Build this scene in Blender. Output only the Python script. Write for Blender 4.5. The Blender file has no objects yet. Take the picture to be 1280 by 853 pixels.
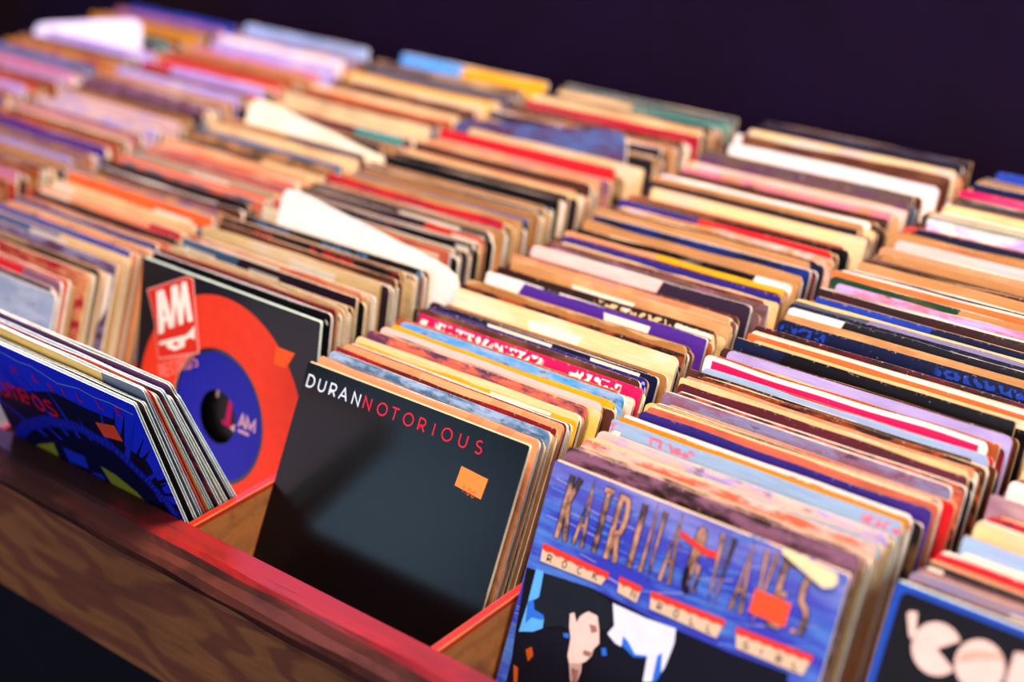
import bpy, bmesh, math, random, json
from mathutils import Vector, Matrix
from mathutils.geometry import tessellate_polygon
random.seed(7)
C = bpy.context.scene.collection
R = math.radians
PITCH = 0.20413          # slot pitch across the bin
FLOOR = 0.012            # top of the bin's bottom panel
W = 0.183                # seven-inch sleeve

# ------------------------------------------------------------------ palette
HEX = {
 'black':'08070a','charcoal':'15141b','navy':'0c1434','indigo':'241c6e','blue':'1a3a9a','sky blue':'4a9ad8','steel blue':'42698c',
 'slate blue':'4b5f92','slate':'4a5266','pale blue':'90aac8','lilac':'aa9ad0','lavender grey':'80799c','mauve':'84566c','plum':'54304e',
 'dark plum':'2a1a2c','purple':'4a2486','magenta':'c80f52','pink':'d0708a','pink white':'dcb6ac','white':'ece0d4','ivory':'f2e2b8',
 'mint white':'c8dcc4','cream':'e2c088','butter yellow':'dcbc58','yellow':'e2a410','mustard':'c8860c','peach':'dc9464','tan':'b27e4a',
 'kraft':'9e6c38','orange':'e2662a','red orange':'e2482a','rust':'a04a22','salmon':'cc6448','red':'cc1a22','crimson':'a8102c',
 'brick':'86281e','maroon':'56141e','brown':'50281a','dark brown':'2a1612','olive brown':'4c3a20','grey brown':'5c463c',
 'green':'177a3a','dark green':'123c22','teal':'2a8a80','dark teal':'15525c','grey green':'8a9480'}
def lin(h):
    if h in HEX: h = HEX[h]
    o = []
    for i in (0,2,4):
        c = int(h[i:i+2],16)/255
        o.append(c/12.92 if c <= .04045 else ((c+.055)/1.055)**2.4)
    return (*o,1)

# ------------------------------------------------------------------ material helpers
class N:
    def __init__(s, name):
        s.m = bpy.data.materials.new(name); s.m.use_nodes = True
        s.t = s.m.node_tree; s.b = s.t.nodes['Principled BSDF']
    def n(s, typ, **kw):
        x = s.t.nodes.new(typ)
        for k, v in kw.items():
            if k.startswith('i_'): x.inputs[int(k[2:])].default_value = v
            else: setattr(x, k, v)
        return x
    def l(s, a, b): s.t.links.new(a, b)
    def math(s, op, a, b=0.0, c=0.0):
        x = s.n('ShaderNodeMath', operation=op)
        for i, v in enumerate((a, b, c)):
            if hasattr(v, 'is_linked'): s.l(v, x.inputs[i])
            elif i < len(x.inputs): x.inputs[i].default_value = v
        return x.outputs[0]
    def mix(s, f, a, b, blend='MIX'):
        x = s.n('ShaderNodeMix', data_type='RGBA', blend_type=blend)
        for i, v in ((0, f), (6, a), (7, b)):
            if hasattr(v, 'is_linked'): s.l(v, x.inputs[i])
            else: x.inputs[i].default_value = v
        return x.outputs[2]
    def noise(s, vec, scale, detail=3, rough=.5):
        x = s.n('ShaderNodeTexNoise'); x.inputs['Scale'].default_value = scale
        x.inputs['Detail'].default_value = detail; x.inputs['Roughness'].default_value = rough
        s.l(vec, x.inputs['Vector']); return x.outputs['Fac']
    def ramp(s, f, lo, hi):
        x = s.n('ShaderNodeMapRange'); x.clamp = True
        x.inputs[1].default_value = lo; x.inputs[2].default_value = hi
        s.l(f, x.inputs[0]); return x.outputs[0]
    def vec(s, x, y, z):
        c = s.n('ShaderNodeCombineXYZ')
        for i, v in enumerate((x, y, z)):
            if hasattr(v, 'is_linked'): s.l(v, c.inputs[i])
            else: c.inputs[i].default_value = v
        return c.outputs[0]

def simple(name, col, rough=.5, spec=.5, coat=0.0, var=.12, scale=60):
    k = N(name); tc = k.n('ShaderNodeTexCoord')
    f = k.ramp(k.noise(tc.outputs['Object'], scale, 3), .3, .7)
    c = lin(col)
    d = tuple(x*(1-var) for x in c[:3])+(1,)
    k.l(k.mix(f, c, d), k.b.inputs['Base Color'])
    k.b.inputs['Roughness'].default_value = rough
    k.b.inputs['Specular IOR Level'].default_value = spec
    k.b.inputs['Coat Weight'].default_value = coat
    return k.m

def cover_mat(style):
    k = N('printed_cover_'+style)
    A = k.n('ShaderNodeAttribute', attribute_name='ca').outputs['Color']
    B = k.n('ShaderNodeAttribute', attribute_name='cb').outputs['Color']
    luv = k.n('ShaderNodeAttribute', attribute_name='luv').outputs['Vector']
    par = k.n('ShaderNodeAttribute', attribute_name='par').outputs['Fac']
    sp = k.n('ShaderNodeSeparateXYZ'); k.l(luv, sp.inputs[0])
    u, dv, seed = sp.outputs
    big = k.noise(k.vec(u, k.math('MULTIPLY', dv, 2.0), seed), 26, 2)
    if style == 'P':
        col = k.mix(k.math('MULTIPLY', k.ramp(big, .45, .75), .55), A, B)
    elif style == 'S':
        wob = k.math('ADD', dv, k.math('MULTIPLY', k.math('SUBTRACT', big, .5), .004))
        col = k.mix(k.ramp(wob, .0042, .0046), A, B)
    elif style == 'T':
        cell = k.math('MULTIPLY', u, 190.0)
        n1 = k.noise(k.vec(cell, k.math('MULTIPLY', dv, 170.0), seed), 1.7, 0)
        band = k.math('MULTIPLY', k.ramp(dv, .0018, .0022), k.math('SUBTRACT', 1.0, k.ramp(dv, .0068, .0072)))
        word = k.ramp(k.noise(k.vec(k.math('MULTIPLY', u, 22.0), seed, 0.0), 1.0, 0), .44, .47)
        col = k.mix(k.math('MULTIPLY', k.math('MULTIPLY', k.ramp(n1, .5, .53), band), word), A, B)
    elif style == 'B':
        wn = k.n('ShaderNodeTexWhiteNoise', noise_dimensions='3D')
        k.l(k.vec(k.math('FLOOR', k.math('MULTIPLY', k.math('ADD', u, k.math('MULTIPLY', dv, .6)), 85.0)),
                  k.math('FLOOR', k.math('MULTIPLY', dv, 210.0)), seed), wn.inputs['Vector'])
        col = k.mix(k.ramp(wn.outputs['Value'], .8, .81), A, B)
        col = k.mix(k.math('MULTIPLY', k.ramp(wn.outputs['Value'], .3, .32), .25), lin('peach'), col)
    elif style == 'X':
        e = k.math('SUBTRACT', k.math('ADD', u, k.math('MULTIPLY', dv, .4)), k.math('MULTIPLY', par, .183))
        col = k.mix(k.ramp(e, -.0004, .0004), A, B)
        col = k.mix(k.math('MULTIPLY', k.ramp(big, .6, .8), .3), col, B)
    elif style == 'N':
        n2 = k.noise(k.vec(u, k.math('MULTIPLY', dv, 3.2), seed), 38, 5, .65)
        col = k.mix(k.ramp(n2, .43, .57), A, B)
        n3 = k.noise(k.vec(u, k.math('MULTIPLY', dv, 3.0), k.math('ADD', seed, 9.0)), 60, 4, .7)
        col = k.mix(k.math('MULTIPLY', k.ramp(n3, .6, .66), .6), col, lin('dark brown'))
    elif style == 'W':
        n2 = k.noise(k.vec(u, k.math('MULTIPLY', dv, 1.4), seed), 50, 6, .7)
        col = k.mix(k.ramp(n2, .45, .7), A, B)
        n3 = k.noise(k.vec(u, dv, k.math('ADD', seed, 3.0)), 24, 5, .7)
        col = k.mix(k.ramp(n3, .62, .66), col, lin('dark brown'))
    elif style == 'R':
        m = k.math('MINIMUM', k.math('SUBTRACT', u, .0055), k.math('SUBTRACT', dv, .0028))
        m = k.math('MINIMUM', m, k.math('SUBTRACT', .178, u))
        col = k.mix(k.ramp(m, -.0002, .0002), B, A)
    gr = k.noise(k.vec(k.math('MULTIPLY', u, .35), k.math('MULTIPLY', dv, 6.0), k.math('ADD', seed, 2.0)), 120, 4, .65)
    col = k.mix(k.math('MULTIPLY', k.ramp(gr, .4, .7), .22), col, lin('201410'))
    # print wear: pale specks and a rubbed top rim
    sc = k.noise(k.vec(u, k.math('MULTIPLY', dv, 1.0), k.math('ADD', seed, 5.0)), 420, 2, .6)
    rim = k.math('SUBTRACT', 1.0, k.ramp(dv, .0, .0022))
    wear = k.math('MAXIMUM', k.math('MULTIPLY', k.ramp(sc, .70 if style in 'NT' else .74, .78), .75 if style in 'NTW' else .3),
                  k.math('MULTIPLY', k.math('MULTIPLY', rim, rim), k.math('MULTIPLY', k.ramp(sc, .6, .7), .6)))
    col = k.mix(wear, col, lin('d8c4a8'))
    k.l(col, k.b.inputs['Base Color'])
    k.b.inputs['Roughness'].default_value = .36
    k.b.inputs['Specular IOR Level'].default_value = .2
    return k.m
COVER = {s: cover_mat(s) for s in 'PSTBXNWR'}
def paper_mat():
    k = N('sleeve_paper')
    A = k.n('ShaderNodeAttribute', attribute_name='cp').outputs['Color']
    luv = k.n('ShaderNodeAttribute', attribute_name='luv').outputs['Vector']
    f = k.ramp(k.noise(luv, 260, 4, .7), .38, .7)
    k.l(k.mix(k.math('MULTIPLY', f, .45), A, lin('8a6a48')), k.b.inputs['Base Color'])
    k.b.inputs['Roughness'].default_value = .6
    return k.m
PAPER = paper_mat()
VINYL = simple('black_vinyl', '08080a', .22, .6, 0, .2)
INNER = simple('inner_paper', 'e6dcc8', .65, .3, 0, .15, 40)

def wood(name, c1, c2, c3, rough=.5, coat=.0, sx=3.0, dark=.55):
    k = N(name); tc = k.n('ShaderNodeTexCoord')
    mp = k.n('ShaderNodeMapping'); k.l(tc.outputs['Object'], mp.inputs['Vector'])
    mp.inputs['Scale'].default_value = (sx, 22, 22)
    v = mp.outputs[0]
    big = k.noise(v, .55, 3, .6)
    fine = k.noise(v, 6, 6, .65)
    mp2 = k.n('ShaderNodeMapping'); k.l(tc.outputs['Object'], mp2.inputs['Vector'])
    mp2.inputs['Scale'].default_value = (9, 22, 22); mp2.inputs['Rotation'].default_value = (0, .35, 0)
    patch = k.noise(mp2.outputs[0], .8, 4, .6)
    wv = k.n('ShaderNodeTexWave', wave_type='BANDS', bands_direction='Z')
    wv.inputs['Scale'].default_value = .9; wv.inputs['Distortion'].default_value = 9
    wv.inputs['Detail'].default_value = 3; k.l(v, wv.inputs['Vector'])
    col = k.mix(k.ramp(patch, .44, .5), lin(c1), lin(c2))
    col = k.mix(k.math('MULTIPLY', k.ramp(wv.outputs['Fac'], .45, .9), .25), col, lin(c3))
    col = k.mix(k.math('MULTIPLY', k.ramp(fine, .52, .8), dark*.7), col, lin('1c0d0a'))
    col = k.mix(k.math('MULTIPLY', k.ramp(big, .58, .72), .5), col, lin('24110d'))
    k.l(col, k.b.inputs['Base Color'])
    bp = k.n('ShaderNodeBump'); bp.inputs['Strength'].default_value = .25; bp.inputs['Distance'].default_value = .0008
    k.l(fine, bp.inputs['Height']); k.l(bp.outputs[0], k.b.inputs['Normal'])
    k.b.inputs['Roughness'].default_value = rough; k.b.inputs['Specular IOR Level'].default_value = .18
    k.b.inputs['Coat Weight'].default_value = coat; k.b.inputs['Coat Roughness'].default_value = .25
    return k.m
WOOD = wood('stained_plywood', '84432a', 'ac6430', '5c3026', .45, .15)
def plywood(name):
    k = N(name); tc = k.n('ShaderNodeTexCoord')
    mp = k.n('ShaderNodeMapping'); k.l(tc.outputs['Object'], mp.inputs['Vector'])
    mp.inputs['Rotation'].default_value = (0, .12, 0); mp.inputs['Scale'].default_value = (5.5, 9, 17)
    a = k.noise(mp.outputs[0], 1.1, 2, .45)
    fl = k.math('FRACT', k.math('MULTIPLY', a, 7.0))         # flat-sawn cathedral bands
    mp3 = k.n('ShaderNodeMapping'); k.l(tc.outputs['Object'], mp3.inputs['Vector']); mp3.inputs['Scale'].default_value = (14, 60, 190)
    fine = k.noise(mp3.outputs[0], 1.0, 5, .65)
    col = k.mix(k.ramp(fl, .35, .5), lin('8a4c34'), lin('a8663a'))
    col = k.mix(k.math('MULTIPLY', k.ramp(fl, .86, .99), .5), col, lin('6e3c2c'))
    col = k.mix(k.math('MULTIPLY', k.ramp(fine, .45, .75), .4), col, lin('4a2418'))
    st = k.noise(tc.outputs['Object'], 9, 4, .6)
    col = k.mix(k.math('MULTIPLY', k.ramp(st, .5, .72), .4), col, lin('6a382e'))
    k.l(col, k.b.inputs['Base Color']); k.b.inputs['Roughness'].default_value = .42; k.b.inputs['Specular IOR Level'].default_value = .25
    bp = k.n('ShaderNodeBump'); bp.inputs['Strength'].default_value = .2; bp.inputs['Distance'].default_value = .0006
    k.l(fine, bp.inputs['Height']); k.l(bp.outputs[0], k.b.inputs['Normal'])
    return k.m
WOOD_IN = wood('inner_plywood', '7c4424', '96582a', '55301c', .6, 0)
def worn_shaded_red(base):
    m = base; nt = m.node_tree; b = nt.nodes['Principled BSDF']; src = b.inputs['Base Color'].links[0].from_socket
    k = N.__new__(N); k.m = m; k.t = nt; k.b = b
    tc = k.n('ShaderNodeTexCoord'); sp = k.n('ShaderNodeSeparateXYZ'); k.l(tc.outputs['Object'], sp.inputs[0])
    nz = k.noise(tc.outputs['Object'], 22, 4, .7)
    f = k.ramp(k.math('ADD', sp.outputs[0], k.math('MULTIPLY', k.math('SUBTRACT', nz, .5), .16)), .150, .195)  # brown left end: shade of the overhanging stack painted in, with worn paint
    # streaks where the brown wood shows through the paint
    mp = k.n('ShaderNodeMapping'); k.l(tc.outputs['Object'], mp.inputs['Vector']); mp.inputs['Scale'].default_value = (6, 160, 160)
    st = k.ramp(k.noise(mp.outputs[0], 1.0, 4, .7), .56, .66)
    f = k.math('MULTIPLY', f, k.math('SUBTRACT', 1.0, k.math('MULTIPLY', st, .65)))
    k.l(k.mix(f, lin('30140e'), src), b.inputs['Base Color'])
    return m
RED = wood('red_painted_edge', '98140e', 'b01e0e', '660c1c', .45, .05, 2.0, .35)

# ------------------------------------------------------------------ mesh helpers
def link(name, bm, mats, parent=None, smooth=False):
    me = bpy.data.meshes.new(name); bm.normal_update(); bm.to_mesh(me); bm.free()
    for m in (mats if isinstance(mats, (list, tuple)) else [mats]): me.materials.append(m)
    if smooth:
        for p in me.polygons: p.use_smooth = True
    o = bpy.data.objects.new(name, me); C.objects.link(o)
    if parent: o.parent = parent
    return o
def tag(o, label=None, cat=None, group=None, kind=None):
    if label: o['label'] = label
    if cat: o['category'] = cat
    if group: o['group'] = group
    if kind: o['kind'] = kind
    return o
def empty(name, loc=(0,0,0), rot=(0,0,0)):
    o = bpy.data.objects.new(name, None); C.objects.link(o); o.empty_display_size = .02
    o.location = loc; o.rotation_euler = rot; return o
def box(bm, x0, x1, y0, y1, z0, z1, mat=0, bev=0.0):
    vs = [bm.verts.new((x, y, z)) for x in (x0, x1) for y in (y0, y1) for z in (z0, z1)]
    fs = [(0,1,3,2),(4,6,7,5),(0,4,5,1),(2,3,7,6),(0,2,6,4),(1,5,7,3)]
    out = [bm.faces.new([vs[i] for i in f]) for f in fs]
    for f in out: f.material_index = mat
    if bev:
        es = list({e for f in out for e in f.edges})
        bmesh.ops.bevel(bm, geom=es, offset=bev, segments=2, profile=.5, affect='EDGES', clamp_overlap=True)
    return out
def extrude_profile(bm, prof, x0, x1, nx=1, jitter=0.0, mats=None):
    """closed (y,z) profile swept along x"""
    rings = []
    for i in range(nx+1):
        x = x0+(x1-x0)*i/nx
        ring = []
        for j, (y, z) in enumerate(prof):
            dy = dz = 0
            if jitter and 0 < j < len(prof)-3:
                dy = jitter*math.sin(x*31+j*1.9)*.6+jitter*math.sin(x*83+j*.7)*.4
                dz = jitter*math.sin(x*47+j*2.3)*.5
            ring.append(bm.verts.new((x, y+dy, z+dz)))
        rings.append(ring)
    n = len(prof)
    for i in range(nx):
        for j in range(n):
            f = bm.faces.new((rings[i][j], rings[i][(j+1) % n], rings[i+1][(j+1) % n], rings[i+1][j]))
            if mats: f.material_index = mats[j]
    bm.faces.new(list(reversed(rings[0]))); bm.faces.new(rings[-1])
    bmesh.ops.recalc_face_normals(bm, faces=bm.faces[:])
def slab_poly(bm, loops, y0, y1, mat_front=0, mat_other=1):
    """flat board with outline loops[0] and holes, in the local x,z plane, between y0 (front) and y1"""
    tris = tessellate_polygon([[Vector((a, b, 0)) for a, b in lp] for lp in loops])
    flat = [p for lp in loops for p in lp]
    F = [bm.verts.new((a, y0, b)) for a, b in flat]; K = [bm.verts.new((a, y1, b)) for a, b in flat]
    for t in tris:
        for V, m, s in ((F, mat_front, -1), (K, mat_other, 1)):
            try: f = bm.faces.new([V[i] for i in t])
            except ValueError: continue
            f.normal_update()
            if f.normal.y*s < 0: f.normal_flip()
            f.material_index = m
    o = 0
    for lp in loops:
        n = len(lp)
        for i in range(n):
            a, b = o+i, o+(i+1) % n
            f = bm.faces.new((F[a], F[b], K[b], K[a])); f.material_index = mat_other
        o += n
def circle(cx, cz, r, n=48, a0=0, a1=2*math.pi):
    full = abs(a1-a0-2*math.pi) < 1e-6
    return [(cx+r*math.cos(a0+(a1-a0)*i/(n if full else n-1)), cz+r*math.sin(a0+(a1-a0)*i/(n if full else n-1))) for i in range(n)]
def rrect(w, h, r, x=0, z=0, n=5):
    pts = []
    for cx, cz, a in ((x+w-r, z+h-r, 0), (x+r, z+h-r, 90), (x+r, z+r, 180), (x+w-r, z+r, 270)):
        pts += [(cx+r*math.cos(R(a+90*i/n)), cz+r*math.sin(R(a+90*i/n))) for i in range(n+1)]
    return pts

# ------------------------------------------------------------------ sleeves
US = [0, .0004, .0013, .0027, .0045] + [.0045+(W-.009)*i/16 for i in range(1, 16)] + [W-.0045, W-.0027, W-.0013, W-.0004, W]
def top_shape(rad, wav, torn, rnd):
    ph = [rnd.uniform(0, 6.28) for _ in range(5)]
    def drop(u):
        d = 0
        e = min(u, W-u)
        if e < rad: d += rad-math.sqrt(max(0, rad*rad-(rad-e)**2))
        d += wav*(math.sin(u*38+ph[0])+.6*math.sin(u*91+ph[1]))*.5+wav*.5
        if torn: d += torn*max(0, math.sin(u*60+ph[2])*math.sin(u*143+ph[3]))+torn*.3*abs(math.sin(u*420+ph[4]))
        return d
    return drop
def bow_shape(amp, rnd):
    ph = rnd.uniform(0, 6.28); k = rnd.choice((17, 24, 31)); s = rnd.uniform(-.4, .4)
    return lambda u, q: amp*q*q*(math.sin(u*k+ph)*.6+s*math.sin(u*70+ph))
def panel(bm, lay, h, drop, bow, y0, t, mi, seed, dvo=0.0, flare=0.0):
    """one board of a jacket: front at y0, thickness t; verts carry local print coordinates"""
    qs = (0, .45, .8, .93, 1.0)
    F, K = [], []
    for q in qs:
        fr, bk = [], []
        for u in US:
            top = h-drop(u)
            z = top*q
            y = y0+bow(u, q)+flare*q*q
            a = bm.verts.new((u, y, z)); b = bm.verts.new((u, y+t, z))
            for v in (a, b): v[lay] = (u, max(0.0, top-z)+dvo, seed)
            fr.append(a); bk.append(b)
        F.append(fr); K.append(bk)
    nq, nu = len(qs), len(US)
    def fc(vs, m):
        f = bm.faces.new(vs); f.material_index = m; return f
    for i in range(nq-1):
        for j in range(nu-1):
            fc((F[i][j], F[i][j+1], F[i+1][j+1], F[i+1][j]), mi[0])
            fc((K[i][j], K[i+1][j], K[i+1][j+1], K[i][j+1]), mi[1])
        fc((F[i][0], F[i+1][0], K[i+1][0], K[i][0]), mi[1])
        fc((F[i][-1], K[i][-1], K[i+1][-1], F[i+1][-1]), mi[1])
    for j in range(nu-1):
        fc((F[-1][j], F[-1][j+1], K[-1][j+1], K[-1][j]), mi[1])
        fc((F[0][j], K[0][j], K[0][j+1], F[0][j+1]), mi[1])
THICK = .0021
def sleeve_bm(bm, lay, rnd, h, style_slots, rad=.004, wav=.0004, torn=0, bowamp=.0004, seed=0.0, flare=.0):
    dr = top_shape(rad, wav, torn, rnd); bw = bow_shape(bowamp, rnd)
    panel(bm, lay, h, dr, bw, 0.0, .00045, style_slots, seed)
    dr2 = top_shape(rad, wav, 0, rnd)
    h2 = h-rnd.uniform(-.0006, .0012)
    panel(bm, lay, h2, dr2, bw, .0016, .00045, (1, 1), seed)
    # spine strip closing the left side
    for q0, q1 in ((0, h*.45), (h*.45, h*.9)):
        vs = [bm.verts.new(p) for p in ((.0001, .0002, q0), (.0001, .0018, q0), (.0001, .0018, q1), (.0001, .0002, q1))]
        for v in vs: v[lay] = (0, .1, seed)
        f = bm.faces.new(vs); f.material_index = 1
def set_attr(me, name, col):
    at = me.attributes.new(name, 'FLOAT_COLOR', 'POINT')
    at.data.foreach_set('color', list(col)*len(me.vertices))
def set_float(me, name, v):
    at = me.attributes.new(name, 'FLOAT', 'POINT'); at.data.foreach_set('value', [v]*len(me.vertices))
PAPERS = ['d8b888', 'e8d2ac', 'c49c68', 'ece4d6', 'b88c5c', 'd6d2c6', 'a87850', 'dcc49c']
def disc_mesh(r=.0868, y0=.0007, y1=.0014, hole=.019):
    bm = bmesh.new()
    slab_poly(bm, [circle(0, 0, r, 56), circle(0, 0, hole, 24)], y0, y1, 0, 0)
    me = bpy.data.meshes.new('vinyl_disc'); bm.to_mesh(me); bm.free(); me.materials.append(VINYL); return me
DISC = disc_mesh()
def inner_mesh(hgt):
    bm = bmesh.new()
    slab_poly(bm, [rrect(.1785, hgt, .002, .002, 0, 2)], .00155, .00159, 0, 0)
    slab_poly(bm, [rrect(.1785, hgt, .002, .002, 0, 2)], .00048, .00052, 0, 0)
    me = bpy.data.meshes.new('inner_sleeve'); bm.to_mesh(me); bm.free(); me.materials.append(INNER); return me
INNERS = [inner_mesh(h) for h in (.1755, .177, .1785, .1795)]

GROUPS = {-3:'records filed in the first row from the left', -2:'records filed in the second row from the left', -1:'records filed in the third row from the left',
          0:'records filed in the fourth row from the left', 1:'records filed in the fifth row from the left',
          2:'records filed in the sixth row from the left', 3:'records filed in the seventh row from the left'}
ORD = {-3:'first', -2:'second', -1:'third', 0:'fourth', 1:'fifth', 2:'sixth', 3:'seventh'}

def make_record(rnd, x, yb, tilt, yaw, style, a, b, par, h, parts, label, row, roll=0.0, torn=0.0, wav=.0004, bow=.0004, rad=.004, lift=0.0):
    bm = bmesh.new(); lay = bm.verts.layers.float_vector.new('luv'); seed = rnd.uniform(0, 40)
    sleeve_bm(bm, lay, rnd, h, (0, 1), rad, wav, torn, bow, seed)
    loc = (x, yb, FLOOR+lift); rot = Matrix.Rotation(yaw, 4, 'Z') @ Matrix.Rotation(-tilt, 4, 'X') @ Matrix.Rotation(roll, 4, 'Y')
    if roll:   # turned in its own plane about a lower corner, which keeps resting on the floor
        piv = Vector((W, 0, 0)) if roll > 0 else Vector((0, 0, 0))
        base = Matrix.Rotation(yaw, 4, 'Z') @ Matrix.Rotation(-tilt, 4, 'X')
        loc = Vector(loc)+base @ piv-rot @ piv
    eul = rot.to_euler()
    if parts:
        t = empty('record_single', loc, eul)
        o = link('sleeve', bm, [COVER[style], PAPER], t)
        d = bpy.data.objects.new('vinyl_disc', DISC); C.objects.link(d); d.parent = t
        d.location = (W/2+.0035, 0, .088)
        i = bpy.data.objects.new('inner_sleeve', rnd.choice(INNERS)); C.objects.link(i); i.parent = t
        root = t
    else:
        o = link('record_single', bm, [COVER[style], PAPER]); root = o
        o.location = loc; o.rotation_euler = eul
    me = o.data
    set_attr(me, 'ca', lin(a)); set_attr(me, 'cb', lin(b)); set_attr(me, 'cp', lin(rnd.choice(PAPERS))); set_float(me, 'par', par)
    tag(root, label, 'record', GROUPS[row])
    global last_root
    last_root = root
    return root

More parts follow.
